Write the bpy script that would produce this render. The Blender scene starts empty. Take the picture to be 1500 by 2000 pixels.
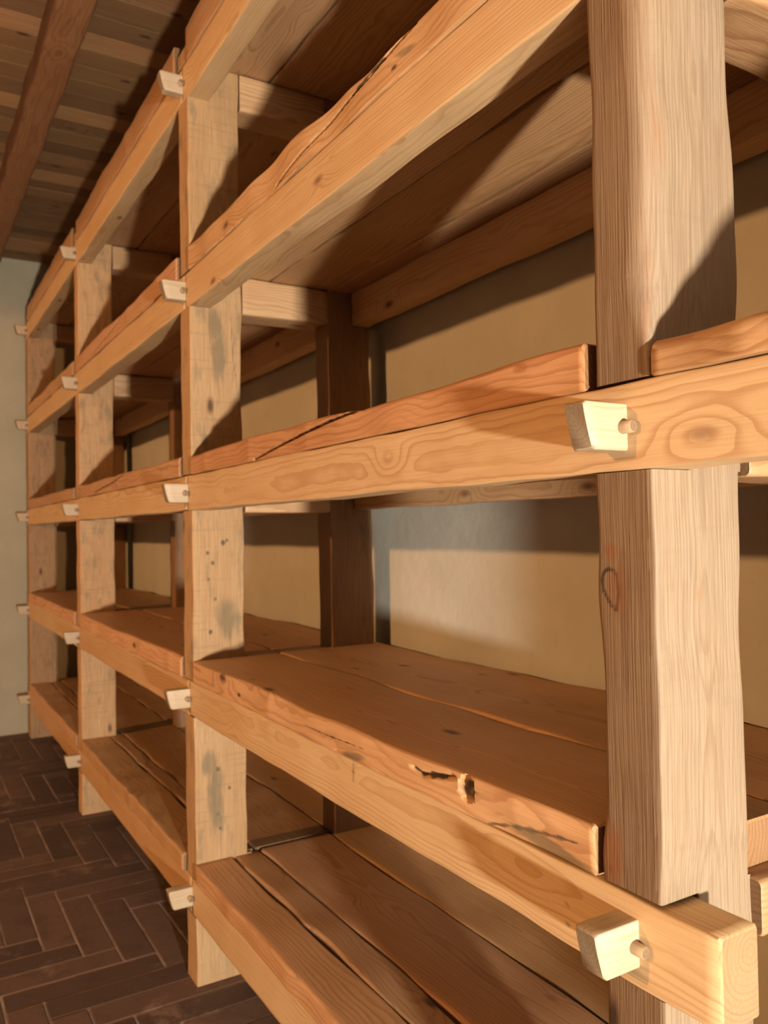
import bpy, math, random
import numpy as np
from mathutils import Matrix, Vector

# ------------------------------------------------------------------ frame
# u = distance along the shelf away from the camera (world X = -u), d = depth
# behind the shelf's front face (world Y), v = height above the lens (world Z = v + H)
H = 1.505
DCAM = -0.85
sc = bpy.context.scene
col = sc.collection

# ------------------------------------------------------------------ camera
F_PX, VP1, ROLL = 1594.48, (-203.37, 1049.05), 0.0168
def _ray(x, y): return Vector(((x - 750) / F_PX, -(y - 1000) / F_PX, -1.0))
d1 = _ray(*VP1).normalized()
upv = _ray(VP1[0] + 1000, VP1[1] - 1000 * ROLL).cross(d1).normalized()
if upv.y < 0: upv = -upv
d2 = d1.cross(upv)
if d2.x < 0: d2 = -d2
Rc = Matrix((-d1, d2, upv))
cam_data = bpy.data.cameras.new('camera')
cam = bpy.data.objects.new('camera', cam_data); col.objects.link(cam)
cam.matrix_world = Matrix.Translation((0, DCAM, H)) @ Rc.to_4x4()
cam_data.sensor_fit = 'VERTICAL'; cam_data.sensor_height = 36.0; cam_data.sensor_width = 27.0
cam_data.lens = F_PX / 2000 * 36.0
cam_data.clip_start = 0.02
cam_data.dof.use_dof = True
cam_data.dof.focus_distance = 1.30
cam_data.dof.aperture_fstop = 5.6
sc.camera = cam

# ------------------------------------------------------------------ world and lamps
sc.view_settings.view_transform = 'Standard'; sc.view_settings.look = 'None'
sc.view_settings.gamma = 1.0; sc.view_settings.use_curve_mapping = False
sc.view_settings.exposure = -0.10
sc.cycles.max_bounces = 4; sc.cycles.diffuse_bounces = 1; sc.cycles.glossy_bounces = 2
sc.cycles.use_denoising = True
sc.cycles.use_adaptive_sampling = True; sc.cycles.adaptive_threshold = 0.05; sc.cycles.adaptive_min_samples = 16
world = bpy.data.worlds.new('room_ambient'); sc.world = world
world.use_nodes = True
bg = world.node_tree.nodes['Background']
bg.inputs[0].default_value = (1.0, 0.62, 0.36, 1); bg.inputs[1].default_value = 0.010

def lamp(name, kind, loc, power, color, radius):
    l = bpy.data.lights.new(name, kind); l.energy = power; l.color = color; l.shadow_soft_size = radius
    o = bpy.data.objects.new(name, l); col.objects.link(o); o.location = loc
    return o
# table-height lamp near the shelf, behind and to the right of the photographer
lamp('low_lamp', 'POINT', (2.6, -0.75, H - 0.63), 1400, (1.0, 0.93, 0.80), 0.07)
# shaded pendant far across the room: throws light below its rim only
pend = lamp('pendant_lamp', 'SPOT', (-2.8, -8.5, H + 1.78), 1700, (1.0, 0.505, 0.195), 0.12)
pend.data.spot_size = math.pi; pend.data.spot_blend = 0.02

# ------------------------------------------------------------------ node helpers
class NT:
    def __init__(self, name):
        self.m = bpy.data.materials.new(name); self.m.use_nodes = True
        self.t = self.m.node_tree; self.t.nodes.clear()
        self.out = self.t.nodes.new('ShaderNodeOutputMaterial')
        self.b = self.t.nodes.new('ShaderNodeBsdfPrincipled')
        self.t.links.new(self.b.outputs[0], self.out.inputs[0])
    def n(self, typ, ins=None, **kw):
        nd = self.t.nodes.new(typ)
        for k, v in kw.items(): setattr(nd, k, v)
        for k, v in (ins or {}).items():
            if isinstance(v, bpy.types.NodeSocket): self.t.links.new(v, nd.inputs[k])
            else: nd.inputs[k].default_value = v
        return nd
    def math(self, op, a, b=None, c=None, clamp=False):
        ins = {0: a}
        if b is not None: ins[1] = b
        if c is not None: ins[2] = c
        return self.n('ShaderNodeMath', ins, operation=op, use_clamp=clamp).outputs[0]
    def vmath(self, op, a, b=None):
        ins = {0: a}
        if b is not None: ins[1] = b
        return self.n('ShaderNodeVectorMath', ins, operation=op).outputs[0]
    def mix(self, f, a, b, blend='MIX'):
        nd = self.n('ShaderNodeMix', data_type='RGBA', blend_type=blend)
        for k, v in ((0, f), (6, a), (7, b)):
            if isinstance(v, bpy.types.NodeSocket): self.t.links.new(v, nd.inputs[k])
            else: nd.inputs[k].default_value = v
        return nd.outputs[2]
    def rng(self, v, a, b, c=0.0, d=1.0):
        return self.n('ShaderNodeMapRange', {0: v, 1: a, 2: b, 3: c, 4: d}, interpolation_type='SMOOTHSTEP').outputs[0]
    def noise(self, vec, scale, detail=3, rough=0.5):
        return self.n('ShaderNodeTexNoise', {'Vector': vec, 'Scale': scale, 'Detail': detail, 'Roughness': rough})
    def attr(self, name, typ='OBJECT'):
        return self.n('ShaderNodeAttribute', attribute_type=typ, attribute_name=name).outputs['Fac']
    def link(self, a, b): self.t.links.new(a, b)

def rgb(r, g, b): return (r, g, b, 1.0)

def make_wood(name, early, late, knotc, ring_gap=0.0055, contrast=0.55, fiber=0.25, bump=0.25, knots=True, rough=0.55, wander=0.055, kpush=0.020, old=False, marked=False, jitter=1.4, weather_col=rgb(.22, .17, .105)):
    t = NT(name)
    co = t.n('ShaderNodeTexCoord').outputs['Object']
    seed = t.attr('seed')
    py, pz = t.attr('pith_y'), t.attr('pith_z')
    sep = t.n('ShaderNodeSeparateXYZ', {0: co})
    x, y, z = sep.outputs
    sx = t.math('ADD', x, t.math('MULTIPLY', seed, 13.7))
    # slow wander of the grain
    wv = t.n('ShaderNodeCombineXYZ', {0: t.math('MULTIPLY', sx, 1.1), 1: t.math('MULTIPLY', y, 3.0), 2: t.math('MULTIPLY', z, 3.0)}).outputs[0]
    wn = t.noise(wv, 1.6, 2).outputs['Color']
    ws = t.n('ShaderNodeSeparateXYZ', {0: wn})
    yy = t.math('ADD', t.math('SUBTRACT', y, py), t.math('MULTIPLY', t.math('SUBTRACT', ws.outputs[0], 0.5), wander))
    zz = t.math('ADD', t.math('SUBTRACT', z, pz), t.math('MULTIPLY', t.math('SUBTRACT', ws.outputs[1], 0.5), wander))
    r = t.math('SQRT', t.math('ADD', t.math('MULTIPLY', yy, yy), t.math('MULTIPLY', zz, zz)))
    # knots
    kv = t.n('ShaderNodeCombineXYZ', {0: t.math('MULTIPLY', sx, 0.42), 1: t.math('ADD', y, seed), 2: t.math('SUBTRACT', z, seed)}).outputs[0]
    vor = t.n('ShaderNodeTexVoronoi', {'Vector': kv, 'Scale': 6.5, 'Randomness': 1.0}, feature='F1')
    kd = vor.outputs['Distance']
    kmask = t.rng(kd, 0.115, 0.045)
    kcore = t.rng(kd, 0.07, 0.03)
    kwarp = t.rng(kd, 0.42, 0.03)
    if knots:
        r = t.math('ADD', r, t.math('MULTIPLY', t.math('MULTIPLY', kwarp, kwarp), kpush))
    ph = t.math('DIVIDE', r, ring_gap)
    jit = t.noise(wv, 7.0, 2).outputs['Fac']
    ph = t.math('ADD', ph, t.math('MULTIPLY', jit, jitter))
    fr = t.math('FRACT', ph)
    ring = t.math('MULTIPLY', t.rng(fr, 0.45, 0.92), t.rng(fr, 1.0, 0.95))
    # varying strength of the late wood
    amp = t.rng(t.noise(t.n('ShaderNodeCombineXYZ', {0: t.math('FLOOR', ph), 1: seed, 2: t.math('MULTIPLY', sx, .3)}).outputs[0], 1.7, 1).outputs['Fac'], 0.3, 0.7, 0.35, 1.0)
    ring = t.math('MULTIPLY', ring, amp)
    # fibre streaks
    fv = t.n('ShaderNodeCombineXYZ', {0: t.math('MULTIPLY', sx, 5.0), 1: t.math('MULTIPLY', y, 330.0), 2: t.math('MULTIPLY', z, 330.0)}).outputs[0]
    fib = t.noise(fv, 1.0, 3, 0.6).outputs['Fac']
    # broad colour drift
    bv = t.n('ShaderNodeCombineXYZ', {0: t.math('MULTIPLY', sx, 2.2), 1: t.math('MULTIPLY', y, 9.0), 2: t.math('MULTIPLY', z, 9.0)}).outputs[0]
    bl = t.noise(bv, 1.0, 4, 0.55).outputs['Fac']
    oi = t.n('ShaderNodeObjectInfo')
    c = t.mix(t.math('MULTIPLY', ring, contrast), early, late)
    c = t.mix(t.math('MULTIPLY', t.rng(bl, 0.42, 0.75), 0.35), c, rgb(early[0] * .80, early[1] * .62, early[2] * .45))
    c = t.mix(t.math('MULTIPLY', t.rng(bl, 0.50, 0.25), 0.30), c, rgb(min(1, early[0] * 1.12), min(1, early[1] * 1.16), min(1, early[2] * 1.25)))
    c = t.mix(t.math('MULTIPLY', t.rng(fib, 0.62, 0.30), fiber), c, late)
    if old:
        # sawn, greyed blotches on the old posts
        wth = t.attr('weather')
        gv = t.n('ShaderNodeCombineXYZ', {0: t.math('MULTIPLY', sx, 7.0), 1: t.math('MULTIPLY', y, 22.0), 2: t.math('MULTIPLY', z, 22.0)}).outputs[0]
        gn = t.noise(gv, 1.0, 4, 0.62).outputs['Fac']
        c = t.mix(t.math('MULTIPLY', wth, t.rng(gn, 0.50, 0.72)), c, weather_col)
        sv = t.n('ShaderNodeCombineXYZ', {0: t.math('MULTIPLY', sx, 90.0), 1: t.math('MULTIPLY', y, 5.0), 2: t.math('MULTIPLY', z, 5.0)}).outputs[0]
        sawn = t.noise(sv, 1.0, 2).outputs['Fac']
        c = t.mix(t.math('MULTIPLY', t.math('MULTIPLY', wth, 0.35), t.rng(sawn, 0.55, 0.7)), c, weather_col)
    if knots:
        c = t.mix(t.math('MULTIPLY', kmask, 0.75), c, knotc)
        c = t.mix(t.math('MULTIPLY', kcore, 0.7), c, rgb(.045, .02, .010))
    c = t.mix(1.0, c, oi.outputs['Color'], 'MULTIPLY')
    # end grain drinks in light
    nrm = t.n('ShaderNodeVectorTransform', {0: t.n('ShaderNodeNewGeometry').outputs['Normal']}, vector_type='NORMAL', convert_from='WORLD', convert_to='OBJECT').outputs[0]
    ex = t.math('ABSOLUTE', t.n('ShaderNodeSeparateXYZ', {0: nrm}).outputs[0])
    c = t.mix(t.rng(ex, .6, .9), c, t.mix(1.0, c, rgb(.44, .42, .40), 'MULTIPLY'))
    if marked:
        # individual marks: bark inclusions, pitch streaks, resin (attribute on the mesh)
        st = t.attr('stain', 'GEOMETRY')
        edge = t.noise(bv, 9.0, 3).outputs['Fac']
        stm = t.rng(t.math('ADD', st, t.math('MULTIPLY', t.math('SUBTRACT', edge, 0.5), 0.5)), 0.25, 0.75)
        c = t.mix(t.math('MULTIPLY', stm, 0.93), c, rgb(.035, .024, .013))
        gr = t.attr('bark', 'GEOMETRY')
        grm = t.rng(t.math('ADD', gr, t.math('MULTIPLY', t.math('SUBTRACT', edge, 0.5), 0.8)), 0.2, 0.8)
        c = t.mix(t.math('MULTIPLY', grm, 0.75), c, rgb(.19, .135, .07))
        rs = t.attr('resin', 'GEOMETRY')
        rsm = t.rng(t.math('ADD', rs, t.math('MULTIPLY', t.math('SUBTRACT', edge, 0.5), 0.7)), 0.1, 0.9)
        c = t.mix(t.math('MULTIPLY', rsm, 0.7), c, rgb(.30, .115, .035))
        ag = t.attr('aged', 'GEOMETRY')
        c = t.mix(t.math('MULTIPLY', ag, t.rng(bl, .1, .75, .75, 1.0)), c, t.mix(1.0, c, rgb(.70, .59, .47), 'MULTIPLY'))
    t.link(c, t.b.inputs['Base Color'])
    t.b.inputs['Roughness'].default_value = rough
    hgt = fib
    if old: hgt = t.math('ADD', hgt, t.math('MULTIPLY', t.math('MULTIPLY', sawn, wth), 0.5))
    bp = t.n('ShaderNodeBump', {'Strength': bump, 'Distance': 0.002, 'Height': hgt})
    t.link(bp.outputs[0], t.b.inputs['Normal'])
    return t.m

_R = dict(early=rgb(.70, .48, .255), late=rgb(.44, .22, .09), knotc=rgb(.20, .085, .04), wander=.028, kpush=.026, ring_gap=.0075, contrast=.62)
WOOD, WOODM = make_wood('fir_planed', **_R), make_wood('fir_planed_marked', marked=True, **_R)
_P = dict(early=rgb(.48, .325, .18), late=rgb(.30, .165, .08), knotc=rgb(.12, .06, .03), ring_gap=0.0036, contrast=0.5, fiber=0.6, bump=0.7, rough=0.65, jitter=.5, wander=.011, kpush=.006, old=True, marked=True)
WOODP = make_wood('fir_sawn_post', **_P)
_K = dict(early=rgb(.49, .285, .145), late=rgb(.29, .13, .055), knotc=rgb(.13, .05, .025), ring_gap=0.0085, contrast=0.72, fiber=0.3)
WOODK, WOODKM = make_wood('fir_shelf_plank', **_K), make_wood('fir_shelf_plank_marked', marked=True, **_K)
WOODT = make_wood('fir_fresh_cut', rgb(.54, .435, .30), rgb(.38, .255, .14), rgb(.25, .12, .05), ring_gap=0.006, contrast=0.55, fiber=0.2, knots=False, wander=.02)
WOODC = make_wood('old_ceiling_wood', rgb(.36, .20, .085), rgb(.18, .075, .03), rgb(.10, .04, .02), ring_gap=0.008, contrast=0.6, fiber=0.5, rough=0.7)

def make_plaster():
    t = NT('lime_plaster')
    co = t.n('ShaderNodeTexCoord').outputs['Object']
    a = t.noise(co, 2.3, 5, .6).outputs['Fac']; b = t.noise(co, 26, 4, .6).outputs['Fac']
    c = t.mix(t.rng(a, .35, .7), rgb(.58, .545, .455), rgb(.66, .62, .525))
    c = t.mix(t.math('MULTIPLY', t.rng(b, .55, .8), .25), c, rgb(.47, .43, .34))
    c = t.mix(1.0, c, t.n('ShaderNodeObjectInfo').outputs['Color'], 'MULTIPLY')
    t.link(c, t.b.inputs['Base Color']); t.b.inputs['Roughness'].default_value = .9
    scr = t.noise(co, 9, 6, .7).outputs['Fac']
    bp = t.n('ShaderNodeBump', {'Strength': .25, 'Distance': .01, 'Height': t.math('ADD', scr, t.math('MULTIPLY', b, .3))})
    t.link(bp.outputs[0], t.b.inputs['Normal'])
    return t.m
PLASTER = make_plaster()

def make_brick(name, mortar=False):
    t = NT(name)
    g = t.n('ShaderNodeNewGeometry').outputs['Position']
    a = t.noise(g, 9, 5, .65).outputs['Fac']; b = t.noise(g, 60, 4, .6).outputs['Fac']
    dust = t.noise(g, 4.5, 6, .7).outputs['Fac']
    if mortar:
        c = t.mix(t.rng(a, .3, .7), rgb(.24, .155, .115), rgb(.46, .33, .25))
    else:
        rnd = t.n('ShaderNodeObjectInfo').outputs['Random']
        c = t.mix(rnd, rgb(.075, .042, .029), rgb(.17, .095, .066))
        c = t.mix(t.math('MULTIPLY', t.rng(a, .45, .7), .6), c, rgb(.065, .036, .025))
        c = t.mix(t.math('MULTIPLY', t.rng(dust, .54, .70), .6), c, rgb(.34, .215, .16))
    t.link(c, t.b.inputs['Base Color']); t.b.inputs['Roughness'].default_value = .75
    bp = t.n('ShaderNodeBump', {'Strength': .5, 'Distance': .004, 'Height': t.math('ADD', a, t.math('MULTIPLY', b, .4))})
    t.link(bp.outputs[0], t.b.inputs['Normal'])
    return t.m
BRICK, MORTAR = make_brick('worn_floor_brick'), make_brick('sandy_mortar', True)

# ------------------------------------------------------------------ object helpers
MW = {}
def put(o, M, parent=None):
    col.objects.link(o); MW[o.name] = M
    if parent is not None:
        o.parent = parent; o.matrix_parent_inverse = MW[parent.name].inverted()
    o.matrix_basis = M
    return o
def empty(name, loc):
    o = bpy.data.objects.new(name, None); o.empty_display_size = .2
    return put(o, Matrix.Translation(loc))
AX = {'X': Matrix(((1, 0, 0), (0, 1, 0), (0, 0, 1))),
      'Z': Matrix(((0, 1, 0), (0, 0, 1), (1, 0, 0))),      # local X->Z, Y->X, Z->Y
      'Y': Matrix(((0, 0, 1), (1, 0, 0), (0, 1, 0)))}      # local X->Y, Y->Z, Z->X
def frame(axis, loc): return Matrix.Translation(loc) @ AX[axis].to_4x4()

RNG = random.Random(11)
def wav(x, amp, seed, base=2.0, octs=3):
    rr = random.Random(seed); y = np.zeros_like(x)
    for k in range(octs):
        f = base * (1.9 ** k) * rr.uniform(.8, 1.25)
        y = y + amp / (1.6 ** k) * np.sin(f * x * 2 * math.pi / 1.6 + rr.uniform(0, 6.28))
    return y

def ring_rect(y0, y1, z0, z1, r, ny=4, nz=4, na=3):
    """arrays over length -> (n_len, n_ring, 2); r = 4 radii (y0z0, y1z0, y1z1, y0z1), each array or float"""
    n = len(y0); P = []
    r = [np.broadcast_to(np.asarray(q, float), (n,)) for q in r]
    def line(ya, za, yb, zb, k):
        for i in range(k + 1):
            f = i / k; P.append(np.stack([ya + (yb - ya) * f, za + (zb - za) * f], 1))
    def arc(cy, cz, rad, a0):
        for i in range(1, na):
            a = a0 + (math.pi / 2) * i / na
            P.append(np.stack([cy + rad * math.cos(a), cz + rad * math.sin(a)], 1))
    line(y0 + r[0], z0, y1 - r[1], z0, ny); arc(y1 - r[1], z0 + r[1], r[1], -math.pi / 2)
    line(y1, z0 + r[1], y1, z1 - r[2], nz); arc(y1 - r[2], z1 - r[2], r[2], 0)
    line(y1 - r[2], z1, y0 + r[3], z1, ny); arc(y0 + r[3], z1 - r[3], r[3], math.pi / 2)
    line(y0, z1 - r[3], y0, z0 + r[0], nz); arc(y0 + r[0], z0 + r[0], r[0], math.pi)
    return np.stack(P, 1)

def loft(name, xs, rings, M, mat, parent, seed, pith=(0.02, 0.02), weather=0.0, color=(1, 1, 1), disp=None, marks=None, smooth=40):
    n, k = rings.shape[:2]
    V = np.empty((n, k, 3)); V[:, :, 0] = xs[:, None]; V[:, :, 1:] = rings
    V = V.reshape(-1, 3)
    Mn = np.array(M)
    if disp is not None:
        W = V @ Mn[:3, :3].T + Mn[:3, 3]
        W = disp(W)
        V = (W - Mn[:3, 3]) @ Mn[:3, :3]
    i = np.arange(n - 1)[:, None] * k; j = np.arange(k)[None, :]; j2 = (j + 1) % k
    Q = np.stack([i + j, i + j2, i + k + j2, i + k + j], -1).reshape(-1, 4)
    me = bpy.data.meshes.new(name)
    nq = len(Q)
    me.vertices.add(len(V)); me.vertices.foreach_set('co', V.astype(np.float32).ravel())
    loops = np.concatenate([Q.ravel(), np.arange(k)[::-1], (n - 1) * k + np.arange(k)])
    me.loops.add(len(loops)); me.loops.foreach_set('vertex_index', loops.astype(np.int32))
    me.polygons.add(nq + 2)
    st = np.concatenate([np.arange(nq) * 4, [nq * 4, nq * 4 + k]])
    me.polygons.foreach_set('loop_start', st.astype(np.int32))
    me.update(calc_edges=True); me.validate()
    me.polygons.foreach_set('use_smooth', np.ones(len(me.polygons), dtype=bool))
    me.set_sharp_from_angle(angle=math.radians(smooth))
    if marks is not None:
        W = V @ Mn[:3, :3].T + Mn[:3, 3]
        for an, vals in marks(W).items():
            at = me.attributes.new(an, 'FLOAT', 'POINT'); at.data.foreach_set('value', vals.astype(np.float32))
    me.materials.append(mat)
    o = bpy.data.objects.new(name, me)
    o['seed'] = float(seed); o['pith_y'] = float(pith[0]); o['pith_z'] = float(pith[1]); o['weather'] = float(weather)
    o.color = (*color, 1)
    return put(o, M, parent)

def box_obj(name, lo, hi, mat, parent=None, kind=None):
    me = bpy.data.meshes.new(name)
    c = [(lo[i] + hi[i]) / 2 for i in range(3)]
    v = [tuple((lo, hi)[b][a] - c[a] for a, b in enumerate((q >> 2 & 1, q >> 1 & 1, q & 1))) for q in range(8)]
    me.from_pydata(v, [], [(0, 1, 3, 2), (4, 6, 7, 5), (0, 4, 5, 1), (2, 3, 7, 6), (0, 2, 6, 4), (1, 5, 7, 3)])
    me.materials.append(mat)
    o = bpy.data.objects.new(name, me)
    if kind: o['kind'] = kind
    return put(o, Matrix.Translation(c), parent)

# ------------------------------------------------------------------ the setting
U_END, D_WALL, CEIL = 6.787, 0.76, H + 2.12
floor = box_obj('floor', (-U_END - .1, -9.5, -.25), (3.6, D_WALL + .1, -.0045), MORTAR, kind='structure')
box_obj('wall_back', (-U_END - .1, D_WALL, -.0045), (3.6, D_WALL + .12, CEIL), PLASTER, kind='structure')
wl = box_obj('wall_left', (-U_END - .12, -9.5, -.0045), (-U_END, D_WALL, CEIL), PLASTER, kind='structure')
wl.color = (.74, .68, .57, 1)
ceiling = box_obj('ceiling', (-U_END - .12, -9.5, CEIL + .03), (3.6, D_WALL + .12, CEIL + .2), WOODC, kind='structure')

# ceiling boards, each its own piece, and the joists under them
u = -1.2; bi = 0; cr = random.Random(5)
while u < U_END:
    w = cr.uniform(.125, .155); w = min(w, U_END - u + .05)
    xs = np.linspace(-3.2, D_WALL, 10); n = len(xs)
    dz = cr.uniform(0, .0025)
    one = np.ones(n)
    R = ring_rect(dz * one, (dz + .045) * one, -(w / 2 - .0006) * one, (w / 2 - .0006) * one, [.0012] * 4, 1, 2, 1)
    tone = cr.choice([.62, .75, .8, .9, 1.0, 1.45])
    loft('ceiling_board', xs, R, frame('Y', (-(u + w / 2), 0, CEIL)), WOODC, ceiling, cr.uniform(0, 9), (cr.uniform(-.1, .1), cr.uniform(-.1, .1)), color=(tone, tone * cr.uniform(.94, 1.02), tone * cr.uniform(.88, 1.0)))
    u += w
for k, dc in enumerate((-1.72, -1.0, -0.255, 0.46)):
    xs = np.linspace(-U_END, 1.4, 120); n = len(xs); one = np.ones(n)
    R = ring_rect(-.07 + wav(xs, .003, 50 + k), .07 + wav(xs, .003, 60 + k), -.12 + wav(xs, .003, 70 + k), .012 * one, [.018, .018, .003, .003], 3, 3, 3)
    loft('ceiling_beam', xs, R, frame('X', (0, dc, CEIL)), WOODC, ceiling, 3.3 + k, (.0, -.02), color=(.95, .80, .72))

# herringbone brick floor
BW, BL, JT = .115, .51, .0045
def brick_mesh(sd):
    rr = random.Random(sd)
    xs = np.array([-(BL - JT) / 2, -(BL - JT) / 2 + .004, -.08, .08, (BL - JT) / 2 - .004, (BL - JT) / 2])
    ins = np.array([.004, 0, 0, 0, 0, .004]); one = np.ones(6)
    hw = (BW - JT) / 2
    y0 = -hw + ins + np.array([rr.uniform(0, .0015) for _ in xs]); y1 = hw - ins - np.array([rr.uniform(0, .0015) for _ in xs])
    V = []; 
    for x_, a, b, ii in zip(xs, y0, y1, ins):
        top = -ii * .6
        V += [(x_, a, -.05), (x_, b, -.05), (x_, b, top - .0025), (x_, b - .004, top), (x_, a + .004, top), (x_, a, top - .0025)]
    Fc = []
    for s in range(5):
        for j in range(6):
            Fc.append((s * 6 + j, s * 6 + (j + 1) % 6, s * 6 + 6 + (j + 1) % 6, s * 6 + 6 + j))
    Fc += [tuple(range(5, -1, -1)), tuple(range(30, 36))]
    me = bpy.data.meshes.new('brick'); me.from_pydata(V, [], Fc); me.materials.append(BRICK)
    return me
BM = [brick_mesh(s) for s in range(5)]
cells = []
X0, Y0 = -3.205 - BL, -.396
for a in range(-60, 60):
    for b in range(-12, 12):
        ox, oy = X0 + a * BW + b * BL, Y0 + a * BW - b * BL
        cells.append((ox + BL / 2, oy + BW / 2, 0)); cells.append((ox - BW / 2, oy + BL / 2, 1))
br = random.Random(2)
near, rest = [], []
for (cx, cy, vert) in cells:
    hx, hy = (BW / 2, BL / 2) if vert else (BL / 2, BW / 2)
    if cx - hx < -U_END or cy + hy > D_WALL: 
        if cx + hx < -U_END + .02 or cy - hy > D_WALL - .02: continue
        if not (-7.2 < cx and cy < 1.1): continue
    if -7.2 < cx < -1.2 and -1.25 < cy < 1.1: near.append((cx, cy, vert))
    elif -7.2 < cx < 2.0 and -3.2 < cy < 1.1: rest.append((cx, cy, vert))
near.sort(key=lambda c: (c[0] + 2.5) ** 2 * .3 + (c[1] + .4) ** 2)
rest += near[300:]; near = near[:300]
for (cx, cy, vert) in near:
    o = bpy.data.objects.new('brick', br.choice(BM))
    M = Matrix.Translation((cx, cy, -.0005 - br.uniform(0, .0028))) @ Matrix.Rotation(math.pi / 2 if vert else 0, 4, 'Z') @ Matrix.Rotation(br.choice([0, math.pi]) + br.uniform(-.004, .004), 4, 'Z')
    put(o, M, floor)
RV, RF = [], []
bv0 = [v.co.copy() for v in BM[0].vertices]; bf0 = [tuple(p.vertices) for p in BM[0].polygons]
for (cx, cy, vert) in rest:
    M = Matrix.Translation((cx, cy, -.0005 - br.uniform(0, .0028))) @ Matrix.Rotation(math.pi / 2 if vert else 0, 4, 'Z')
    b0 = len(RV); RV += [tuple(M @ v) for v in bv0]; RF += [tuple(b0 + i for i in f) for f in bf0]
me = bpy.data.meshes.new('floor_bricks'); me.from_pydata(RV, [], RF); me.materials.append(BRICK)
o = bpy.data.objects.new('floor_bricks', me); o['kind'] = 'stuff'; put(o, Matrix(), floor)

# ------------------------------------------------------------------ the timber shelving
S0 = 1.9396
UF = [0.836 + i * S0 for i in range(4)]          # far edge of each front post
UF0 = -0.31                                       # the post beyond the right of the picture
PW, PD = 0.1016, 0.182
LB = [-1.281, -0.618, 0.074, 0.763, 1.475]        # underside of the rails at each level (relative to lens)
RH, RD = 0.118, 0.074                             # rail height and depth
PT = [0.060, 0.070, 0.067, 0.078, 0.110]          # plank thickness per level
D_REAR, D_BACK = 0.513, 0.690
shelf = empty('timber_shelving', (-3.2, .37, 0))
shelf['label'] = 'tall shelving of pegged reclaimed timber posts, rails and thick planks along the plaster wall'
shelf['category'] = 'shelving'

def g(a, c, s): return np.exp(-((a - c) / s) ** 2)
def seg(p, q, a, b):
    """distance helper: value 1 near the polyline p[i] in plane coords a,b with half width q"""
    best = np.full(a.shape, 1e9); tt = np.zeros(a.shape)
    for (a0, b0), (a1, b1) in zip(p[:-1], p[1:]):
        L2 = (a1 - a0) ** 2 + (b1 - b0) ** 2
        t_ = np.clip(((a - a0) * (a1 - a0) + (b - b0) * (b1 - b0)) / L2, 0, 1)
        dd = np.hypot(a - (a0 + t_ * (a1 - a0)), b - (b0 + t_ * (b1 - b0)))
        best = np.minimum(best, dd)
    return best
def ln(dist, w): return np.clip(1.45 - dist / w, 0, 1)
def streak(p, w, a, b):
    """tapering mark along a polyline"""
    L = [0.0]
    for (a0, b0), (a1, b1) in zip(p[:-1], p[1:]): L.append(L[-1] + math.hypot(a1 - a0, b1 - b0))
    out = np.zeros(a.shape)
    for i in range(len(p) - 1):
        (a0, b0), (a1, b1) = p[i], p[i + 1]; L2 = (a1 - a0) ** 2 + (b1 - b0) ** 2
        t_ = np.clip(((a - a0) * (a1 - a0) + (b - b0) * (b1 - b0)) / L2, 0, 1)
        dd = np.hypot(a - (a0 + t_ * (a1 - a0)), b - (b0 + t_ * (b1 - b0)))
        T = (L[i] + t_ * (L[i + 1] - L[i])) / L[-1]
        ww = w * (.25 + .75 * np.sin(np.pi * np.clip(T, .02, .98)) ** .7) * (1 + .35 * np.sin(a * 190 + 2) + .25 * np.sin(a * 77))
        out = np.maximum(out, np.clip(1.45 - dd / ww, 0, 1))
    return out
def ell(a, b, ca, cb, ra, rb, ang=0.0):
    c_, s_ = math.cos(ang), math.sin(ang)
    p = ((a - ca) * c_ + (b - cb) * s_) / ra; q = (-(a - ca) * s_ + (b - cb) * c_) / rb
    return np.clip(1.5 - np.hypot(p, q), 0, 1)

def samples(a, b, steps, step=.02):
    xs = [a]; pts = sorted(set([a, b] + [s for s in steps if a < s < b]))
    out = []
    for p, q in zip(pts[:-1], pts[1:]):
        m = max(1, int(math.ceil((q - p) / step))); out += list(np.linspace(p, q, m + 1)[:-1])
    out.append(b); return np.array(out)

# ---- posts
def post(uf, front, sd, top, levels, marks=None, disp=None, corner=None, color=(1, 1, 1), weather=.75, label=None, step=.022, nside=(8, 10)):
    dz0 = 0.0 if front else D_REAR
    M = frame('Z', (-(uf - PW / 2), dz0, 0))
    zt = H + top
    cuts = []
    for l in levels:
        cuts += [(H + LB[l] - .0015, H + LB[l] + RH + (.004))]
    eps = 1e-4; steps = []
    for a, b in cuts: steps += [a, a + eps, b, b + eps]
    xs = samples(0, zt, steps, step)
    n = len(xs); one = np.ones(n)
    dep = PD if front else D_BACK - D_REAR
    lo = np.zeros(n); hi = np.full(n, dep)
    wob = .0022
    lo = lo + np.abs(wav(xs, wob * .6, sd)) ; hi = hi + wav(xs, wob, sd + 1)
    for a, b in cuts:
        inn = (xs > a + eps / 2) & (xs < b + eps / 2)
        if front: lo = np.where(inn, RD + .0005, lo)
        else: hi = np.where(inn, dep - RD - .0005, hi)
    y0 = -PW / 2 + wav(xs, wob, sd + 2); y1 = PW / 2 + wav(xs, wob, sd + 3)
    r = [np.full(n, .004)] * 4
    if corner is not None: r = corner(xs, r)
    # rings at the notch keep their own small radius
    for a, b in cuts:
        inn = (xs > a + eps / 2) & (xs < b + eps / 2)
        r = [np.where(inn, .003, q) for q in r]
    R = ring_rect(y0, y1, lo, hi, r, nside[0], nside[1], 4)
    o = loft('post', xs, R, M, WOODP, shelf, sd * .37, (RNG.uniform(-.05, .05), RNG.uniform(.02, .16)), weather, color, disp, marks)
    if label: o['label'] = label
    return o

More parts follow.
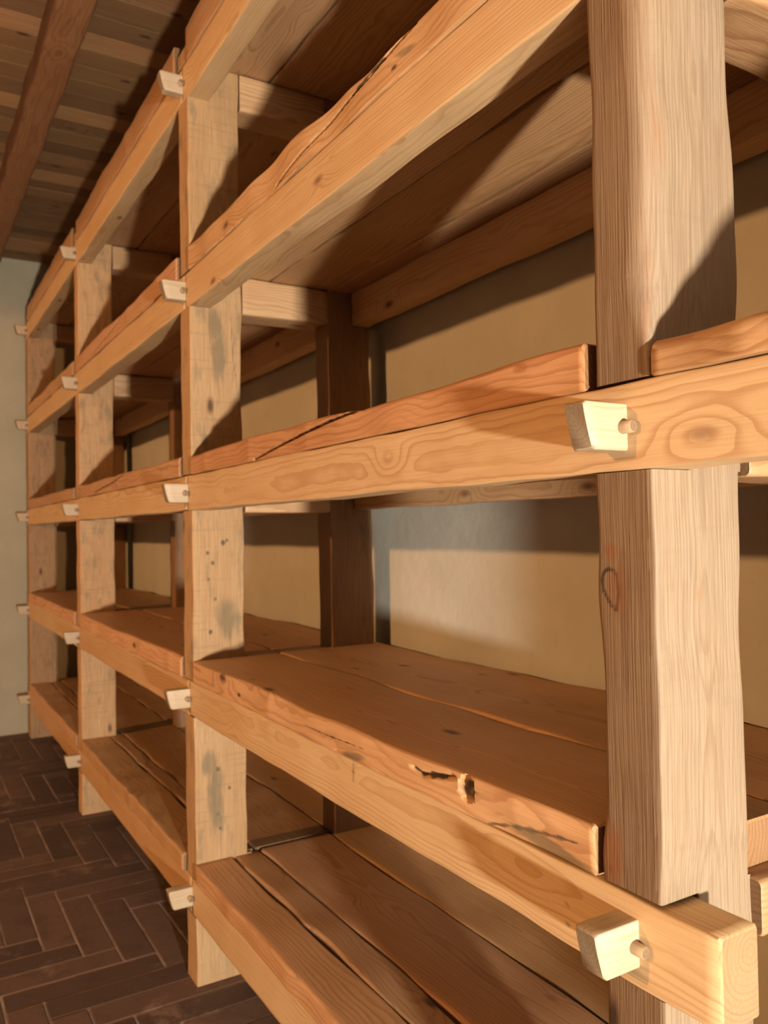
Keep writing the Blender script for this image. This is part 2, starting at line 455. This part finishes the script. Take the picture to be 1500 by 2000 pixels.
def p1_corner(xs, r):
    v = xs - H
    big = .004 + .034 * np.clip((v - .22) / .10, 0, 1) * (1 + .25 * np.sin(v * 9))
    return [r[0] + .004, big, r[2] + .006, r[3]]
def p1_disp(W):
    W = W.copy(); u_, d_, v_ = -W[:, 0], W[:, 1], W[:, 2] - H
    far = np.clip((u_ - .80) / .036, 0, 1)
    W[:, 0] -= far * (.006 * g(v_, -.09, .06) + .011 * g(v_, -.455, .05) - .004 * g(v_, -.25, .1))
    near_ = np.clip((.765 - u_) / .03, 0, 1)
    back = np.clip((d_ - .12) / .06, 0, 1)
    W[:, 1] += back * near_ * .006 * np.sin(v_ * 6.5)
    return W
def p1_marks(W):
    u_, d_, v_ = -W[:, 0], W[:, 1], W[:, 2] - H
    f = (d_ < .01)
    heart = [(.826, -.066), (.815, -.060), (.803, -.066), (.799, -.092), (.803, -.118), (.815, -.108), (.826, -.092), (.829, -.078), (.826, -.066)]
    s = np.where(f, .8 * ln(seg(heart, 0, u_, v_), .0034), 0.0)
    s = np.maximum(s, np.where(f, .7 * ell(u_, v_, .826, -.478, .005, .008), 0))
    res = np.where(f, .75 * ell(u_, v_, .812, -.035, .012, .012) + .6 * ell(u_, v_, .800, -.09, .018, .04) + .8 * ell(u_, v_, .822, -.46, .02, .05), 0)
    side = (u_ < .745)
    s = np.maximum(s, 0)
    res = np.maximum(res, np.where(side, .55 * ell(d_, v_, .086, -.095, .005, .009), 0))
    res = np.maximum(res, .35 * ell(d_ - (u_ - .735), v_, .02, .53, .02, .10))
    res = np.maximum(res, .40 * ell(d_ - (u_ - .735), v_, -.005, .33, .012, .12))
    aged = np.clip(1.15 - d_ / .012 - np.clip((v_ - .3) * 2, 0, .35), 0, 1) * np.where(u_ > .745, 1, 0)
    return {'stain': s, 'resin': np.clip(res, 0, 1), 'aged': aged}
def p2_marks(W):
    u_, d_, v_ = -W[:, 0], W[:, 1], W[:, 2] - H
    side = (u_ < UF[1] - PW + .01); s = np.zeros(len(W)); b = np.zeros(len(W))
    for (a, c, q) in ((.052, -.071, .008), (.07, -.106, .009), (.107, -.038, .011), (.12, -.03, .007), (.077, -.228, .009), (.061, -.339, .009), (.055, -.16, .007), (.079, -.80, .01), (.077, -.95, .009), (.085, -1.0, .007), (.12, -.87, .008)):
        s = np.maximum(s, .62 * ell(d_, v_, a, c, q, q * 1.15))
    for (a, c, q, w_) in ((.10, .60, .03, .10), (.085, .70, .03, .07), (.07, -.90, .03, .12), (.05, -.78, .03, .05), (.12, -.30, .03, .08)):
        b = np.maximum(b, .75 * ell(d_, v_, a, c, q, w_))
    s = np.maximum(s, .55 * ln(seg([(.145, .74), (.15, .60), (.165, .50)], 0, d_, v_), .003))
    return {'stain': np.where(side, s, 0), 'bark': np.where(side, b, 0)}

ALL = [0, 1, 2, 3, 4]
TOP = LB[4] + RH
post(UF[0], True, 31, TOP + .06, ALL, p1_marks, p1_disp, p1_corner, color=(.63, .67, .775), weather=.22, step=.005, nside=(24, 34))
post(UF[1], True, 41, TOP + .06, ALL, p2_marks, color=(1.12, 1.0, .85), weather=.8, step=.006, nside=(10, 34))
post(UF[2], True, 52, TOP + .06, ALL, color=(1.35, 1.18, 1.0), weather=.8)
post(UF[3], True, 63, TOP + .06, ALL, color=(1.0, .86, .74), weather=.8)
post(UF0, True, 74, TOP + .06, [2, 3, 4], color=(1, 1, 1), weather=.4)
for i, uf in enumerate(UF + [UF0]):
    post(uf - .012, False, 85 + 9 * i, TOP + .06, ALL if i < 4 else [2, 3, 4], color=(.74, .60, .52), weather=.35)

# ---- rails
def rail(name, ua, ub, l, front, sd, color=(1, 1, 1), marks=None, weather=0.0, disp=None):
    """rail from u=ua (near) to u=ub (far)"""
    x0, x1 = -ub, -ua; cx = (x0 + x1) / 2
    M = frame('X', (cx, 0 if front else D_BACK - RD, H + LB[l]))
    xs = samples(x0 - cx, x1 - cx, [x0 - cx + .004, x1 - cx - .004], .02); n = len(xs); one = np.ones(n)
    tip = np.where((xs < xs[0] + .003) | (xs > xs[-1] - .003), .003, 0.0)
    a = .0014
    R = ring_rect(tip + wav(xs, a * .5, sd), RD - tip + wav(xs, a, sd + 1), tip + wav(xs, a, sd + 2), RH - tip + wav(xs, a, sd + 3), [.004, .004, .004, .004], 4, 8, 3)
    return loft(name, xs, R, M, WOODM if marks else WOOD, shelf, sd * .61, (RNG.uniform(.0, .10), RNG.uniform(-.02, .14)), weather, color, disp, marks)

def mid(i): return UF[i] - PW / 2
def l2_marks(W):
    u_, d_, v_ = -W[:, 0], W[:, 1], W[:, 2] - H
    s = np.zeros(len(W)); f = d_ < .01
    for c in ((1.545, 1.540), (1.520, 1.512), (1.57, 1.568)):
        s = np.maximum(s, np.where(f, .5 * ln(seg([(c[0], -.50), (c[1], -.548)], 0, u_, v_), .004), 0))
    k = np.abs(np.hypot((u_ - .915) / .010, (v_ + .576) / .016) - 1)
    s = np.maximum(s, np.where(f, .55 * ln(k, .3), 0))
    return {'stain': s}
tints = {(0, 1): (.92, .80, .72), (1, 1): (.95, .86, .80), (2, 0): (.97, .95, .95), (0, 2): (.90, .78, .70)}
for l in range(5):
    for i in range(3):
        ua, ub = mid(i), mid(i + 1)
        if i == 0: ua = .649 if l < 2 else UF0 - PW - .05
        if i == 2: ub = UF[3] + .03
        rail('front_rail', ua, ub, l, True, 100 + 10 * l + i, tints.get((l, i), (1, .98, .96)), l2_marks if (l == 1 and i == 0) else None)
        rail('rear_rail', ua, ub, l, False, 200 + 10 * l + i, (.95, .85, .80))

# ---- cross rails with through tenons and pegs
def cross_rail(uf, l, sd):
    cu = uf - .041                      # tenon centre
    M = frame('Y', (-cu, 0, H + LB[l]))
    tip, sh, end = -.079, PD + .0015, D_REAR
    # the rail itself, shouldered against both posts; local Y = up, local Z = world X
    xs = np.array([sh, sh + .003] + list(np.linspace(sh + .02, end - .02, 18)) + [end - .003, end]); n = len(xs)
    ins = np.zeros(n); ins[0] = ins[-1] = .002
    low = .040 if (l == 1 and uf == UF[0]) else -.010
    R = ring_rect(low + wav(xs, .0015, sd) + ins, RH - .002 + wav(xs, .001, sd + 1) - ins, -.052 + wav(xs, .002, sd + 2) + ins, .077 + wav(xs, .002, sd + 3) - ins, [.007] * 4, 6, 6, 3)
    o = loft('cross_rail', xs, R, M, WOODK, shelf, sd * .77, (RNG.uniform(0, .1), RNG.uniform(-.1, .1)), .0, (.95, .92, .85) if uf == UF[0] else (1.25, 1.3, 1.3))
    # through tenon, cut on a slant: its top reaches further out than its underside
    xs = np.array([tip - .001, tip + .003, -.055, -.045, -.03, -.015, 0, .06, .12, sh + .01]); n = len(xs)
    ins = np.where(xs < tip, .003, 0.0)
    R = ring_rect(.026 + ins, .090 - ins, -.020 + ins, .020 - ins, [.004, .003, .003, .004], 8, 5, 3)
    def slant(W):
        W = W.copy(); t_ = np.clip((-.03 - W[:, 1]) / .03, 0, 1); h = np.clip((W[:, 2] - (H + LB[l] + .026)) / .064, 0, 1)
        W[:, 1] += t_ * (1 - h) ** 1.3 * .016
        return W
    te = loft('tenon', xs, R, M, WOODT, o, sd * .77, (.074, -.006), .0, (1, .95, .90), slant)
    te['label'] = 'pale freshly cut tenon end'
    # round peg through the tenon, hard against the rail's face
    Mp = frame('X', (-cu + .002, -.0105, H + LB[l] + .057))
    px = np.array([-.046, -.044, -.02, .02, .036, .038]); a = np.linspace(0, 2 * math.pi, 17)[:-1]
    rr_ = np.array([.0072, .0088, .009, .009, .0088, .0072])
    Rp = np.stack([rr_[:, None] * np.cos(a)[None], rr_[:, None] * np.sin(a)[None]], -1)
    loft('peg', px, Rp, Mp, WOODT, o, sd * .5, (.0, .003), 0, (.90, .76, .64), smooth=50)
k = 0
for i, uf in enumerate(UF + [UF0]):
    for l in range(5):
        if i == 4 and l < 2: continue
        cross_rail(uf, l, 300 + 7 * k); k += 1

# ---- shelf planks
def plank(l, ua_f, ub_f, ua_i, ub_i, da, db, sd, first, fine=False, disp=None, marks=None, color=(1, 1, 1), topvar=.003, wane=.006, th=None, step=.02, rtop=None):
    """front plank is notched round the posts: between ua_f..ub_f it reaches d=da, outside that only from behind the post"""
    th = th or PT[l]
    x0, x1 = -ub_i, -ua_i; cx = (x0 + x1) / 2
    M = frame('X', (cx, da, H + LB[l] + RH))
    e = 1e-4; st = [x0 + .003 - cx, x1 - .003 - cx]
    if first: st += [-ub_f - cx, -ub_f - cx + e, -ua_f - cx, -ua_f - cx - e, -ub_f + .004 - cx, -ua_f - .004 - cx]
    xs = samples(x0 - cx, x1 - cx, st, step); n = len(xs)
    X = xs + cx
    tip = np.where((xs < xs[0] + .002) | (xs > xs[-1] - .002), .003, 0.0)
    if first:
        ends = (np.abs(X + ub_f) < .002) | (np.abs(X + ua_f) < .002)
        tip = np.where(ends, .003, tip)
    y0 = np.abs(wav(xs, wane, sd, 1.5)) * (1 if first else .6) + .0006
    if first:
        inside = (X > -ub_f + e / 2) & (X < -ua_f - e / 2)
        y0 = np.where(inside, y0, PD + .008 - da)
        y0 = np.where(inside & ends, y0 + .003, y0)
    y1 = (db - da) - .0015 - np.abs(wav(xs, .004, sd + 1, 1.2))
    z0 = .0004 + np.abs(wav(xs, .0006, sd + 2)) + tip * .5
    z1 = th + wav(xs, topvar, sd + 3, 1.3) - tip
    rt = .006 + .004 * np.abs(np.sin(xs * 2.1 + sd)) if rtop is None else rtop + 0 * xs
    R = ring_rect(y0, y1, z0, z1, [.004, .003, .003, rt], 12, 30 if fine else 6, 4)
    return loft('shelf_plank', xs, R, M, WOODKM if marks else WOODK, shelf, sd * .43, (RNG.uniform(.05, .25), RNG.uniform(-.10, -.01) if RNG.random() < .6 else RNG.uniform(.06, .14)), 0, color, disp, marks)

def crack_disp(path, depth, wid, extra=None):
    def f(W):
        W = W.copy(); u_, d_, v_ = -W[:, 0], W[:, 1], W[:, 2] - H
        fr = np.clip((.022 - d_) / .012, 0, 1)
        u_lo, u_hi = min(p[0] for p in path), max(p[0] for p in path)
        dd = seg(path, 0, u_, v_)
        W[:, 1] += fr * depth * np.clip(1 - dd / wid, 0, 1)
        if extra: extra(W, u_, d_, v_, fr)
        return W
    return f
def crack_marks(path, wid, more=None):
    def f(W):
        u_, d_, v_ = -W[:, 0], W[:, 1], W[:, 2] - H
        s = np.where(d_ < .04, .85 * streak(path, wid * 1.3, u_, v_), 0.0)
        out = {'stain': s, 'bark': np.zeros(len(W)), 'resin': np.zeros(len(W))}
        if more: more(out, u_, d_, v_)
        return out
    return f

L3P = [(2.101, .197), (1.895, .224), (1.665, .245), (1.52, .255), (1.393, .260), (1.317, .268)]
def l3_more(o, u_, d_, v_):
    f = d_ < .03
    o['resin'] = np.maximum(o['resin'], np.where(f, .95 * ell(u_, v_, .986, .249, .016, .007) , 0))
    o['resin'] = np.maximum(o['resin'], np.where(f, .5 * ell(u_, v_, 1.10, .235, .06, .014), 0))
L4P = [(1.936, .893), (1.751, .913), (1.592, .928), (1.498, .934), (1.371, .944), (1.273, .956)]
def l4_more(o, u_, d_, v_):
    f = d_ < .03
    o['bark'] = np.maximum(o['bark'], np.where(f, .8 * ell(u_, v_, 1.305, .920, .035, .009, .15), 0))
    o['stain'] = np.maximum(o['stain'], np.where(f, .7 * ell(u_, v_, 1.345, .907, .012, .006), 0))
def l4_extra(W, u_, d_, v_, fr):
    W[:, 2] += np.clip((v_ - .92) / .03, 0, 1) * (0.005 * g(u_, 1.85, .16) - .008 * g(u_, 1.45, .07) + .006 * g(u_, 2.3, .2))
GP = [(1.322, -.455), (1.29, -.461), (1.253, -.453), (1.215, -.447), (1.189, -.441)]
def l2_more(o, u_, d_, v_):
    f = d_ < .035
    st = np.where(f, .85 * streak(GP, .0055, u_, v_), 0)
    st = np.maximum(st, np.where(f, .9 * ell(u_, v_, 1.152, -.455, .020, .017), 0))
    st = np.maximum(st, np.where(f, .62 * streak([(1.10, -.497), (1.036, -.482), (.963, -.471), (.890, -.462)], .006, u_, v_), 0))
    st = np.maximum(st, np.where(f, .8 * ell(u_, v_, 2.246, -.471, .012, .006), 0))
    tops = (v_ > -.445)
    for (a, b, ra, rb) in ((1.31, .06, .03, .008), (2.22, .03, .02, .01), (1.93, .12, .05, .010), (1.95, .20, .03, .008), (1.83, .26, .05, .008), (1.19, .135, .05, .012)):
        st = np.maximum(st, np.where(tops, .5 * ell(u_, d_, a, b, ra, rb), 0))
    o['stain'] = np.maximum(o['stain'], st)
    bk = np.where(f, .9 * ell(u_, v_, 1.56, -.489, .055, .009, -.12) + .9 * ell(u_, v_, .95, -.490, .10, .014, .10), 0)
    o['bark'] = np.maximum(o['bark'], np.clip(bk, 0, 1))
def l2_extra(W, u_, d_, v_, fr):
    dd = seg(GP, 0, u_, v_); W[:, 1] += fr * .010 * np.clip(1 - dd / .007, 0, 1)
    hole = np.clip(1 - np.hypot((u_ - 1.15) / .022, (v_ + .452) / .024), 0, 1)
    W[:, 1] += np.clip((.035 - d_) / .02, 0, 1) * .022 * np.sqrt(hole)
    W[:, 1] += fr * np.clip((-.455 - v_) / .04, 0, 1) * .012 * g(u_, 1.0, .12)

OVER = {-1: -.016, 0: -.008, 1: -.010, 2: -.010}
seams = {0: [.0, .128, .228, .50, .735], 1: [.0, .305, .735], 2: [.0, .26, .50, .735], 3: [.0, .29, .53, .735], 4: [.0, .30, .735]}
pr = random.Random(77)
for l in range(5):
    for bay in range(-1, 3):
        if bay == -1 and l < 2: continue
        if bay == -1:
            uaf, uai = UF0 + .015, UF0 - .08
        else:
            uaf, uai = UF[bay] + .017, UF[bay] - .081
        j = bay + 1
        ubf, ubi = UF[j] - PW - .0025, UF[j] - .094
        if j == 3: ubi = UF[3] - .02
        sm = list(seams[l])
        if bay != 0: sm = [sm[0]] + [q + pr.uniform(-.02, .02) for q in sm[1:-1]] + [sm[-1]]
        for q in range(len(sm) - 1):
            da, db = sm[q], sm[q + 1]
            if q == 0: da = OVER[bay]
            first = da < PD
            sd = 500 + 40 * l + 8 * (bay + 1) + q
            tone = pr.uniform(.95, 1.18) * (1.22 if l == 1 else 1.0) * (1.12 if q == 0 and l != 2 else 1.0); kw = dict(color=(tone, tone * pr.uniform(.93, 1.0), tone * pr.uniform(.86, 1.0)))
            if q > 0:
                # inner planks clear the posts too where they would meet them
                plank(l, uaf, ubf, uai, ubi, da, db - (.012 if q == len(sm) - 2 else 0), sd, first, **kw)
                continue
            if bay == 0 and l == 2:
                plank(l, uaf, ubf, uai, ubi, da, db, sd, True, True, crack_disp(L3P, .016, .0045), crack_marks(L3P, .0022, l3_more), (1.15, .98, .84), .003, .003, step=.008)
            elif bay == 0 and l == 3:
                plank(l, uaf, ubf, uai, ubi, da, db, sd, True, True, crack_disp(L4P, .014, .0045, l4_extra), crack_marks(L4P, .002, l4_more), (1.30, 1.34, 1.28), .004, .004, step=.008)
            elif bay == 0 and l == 1:
                plank(l, uaf, ubf, uai, ubi, da, db, sd, True, True, crack_disp([(1.64, -.493), (1.50, -.490), (1.42, -.497)], .004, .003, l2_extra), crack_marks([(1.80, -.470), (1.66, -.468), (1.50, -.462)], .0012, l2_more), (1.38, 1.36, 1.28), .003, .003, step=.008)
            else:
                L = ubf - uaf; a0 = uaf + L * pr.uniform(.25, .5); vb = LB[l] + RH
                path = [(a0 + .62, vb + .012), (a0 + .35, vb + .030), (a0 + .12, vb + .048), (a0, vb + PT[l] - .004)]
                if bay == -1 or l == 4: path = [(a0 + .5, vb + .05), (a0 + .2, vb + .045), (a0, vb + .03)]
                fine_ = bay in (1, -1) and l in (2, 3)
                wn = .006 if bay == -1 else .003
                plank(l, uaf, ubf, uai, ubi, da, db, sd, True, fine_, crack_disp(path, .010, .005) if fine_ else None, crack_marks(path, .002) if fine_ else None, kw['color'], .0025, wn, th=.052 if (bay == -1 and l == 2) else None, step=.012 if fine_ else .02, rtop=.016 if bay == -1 else None)
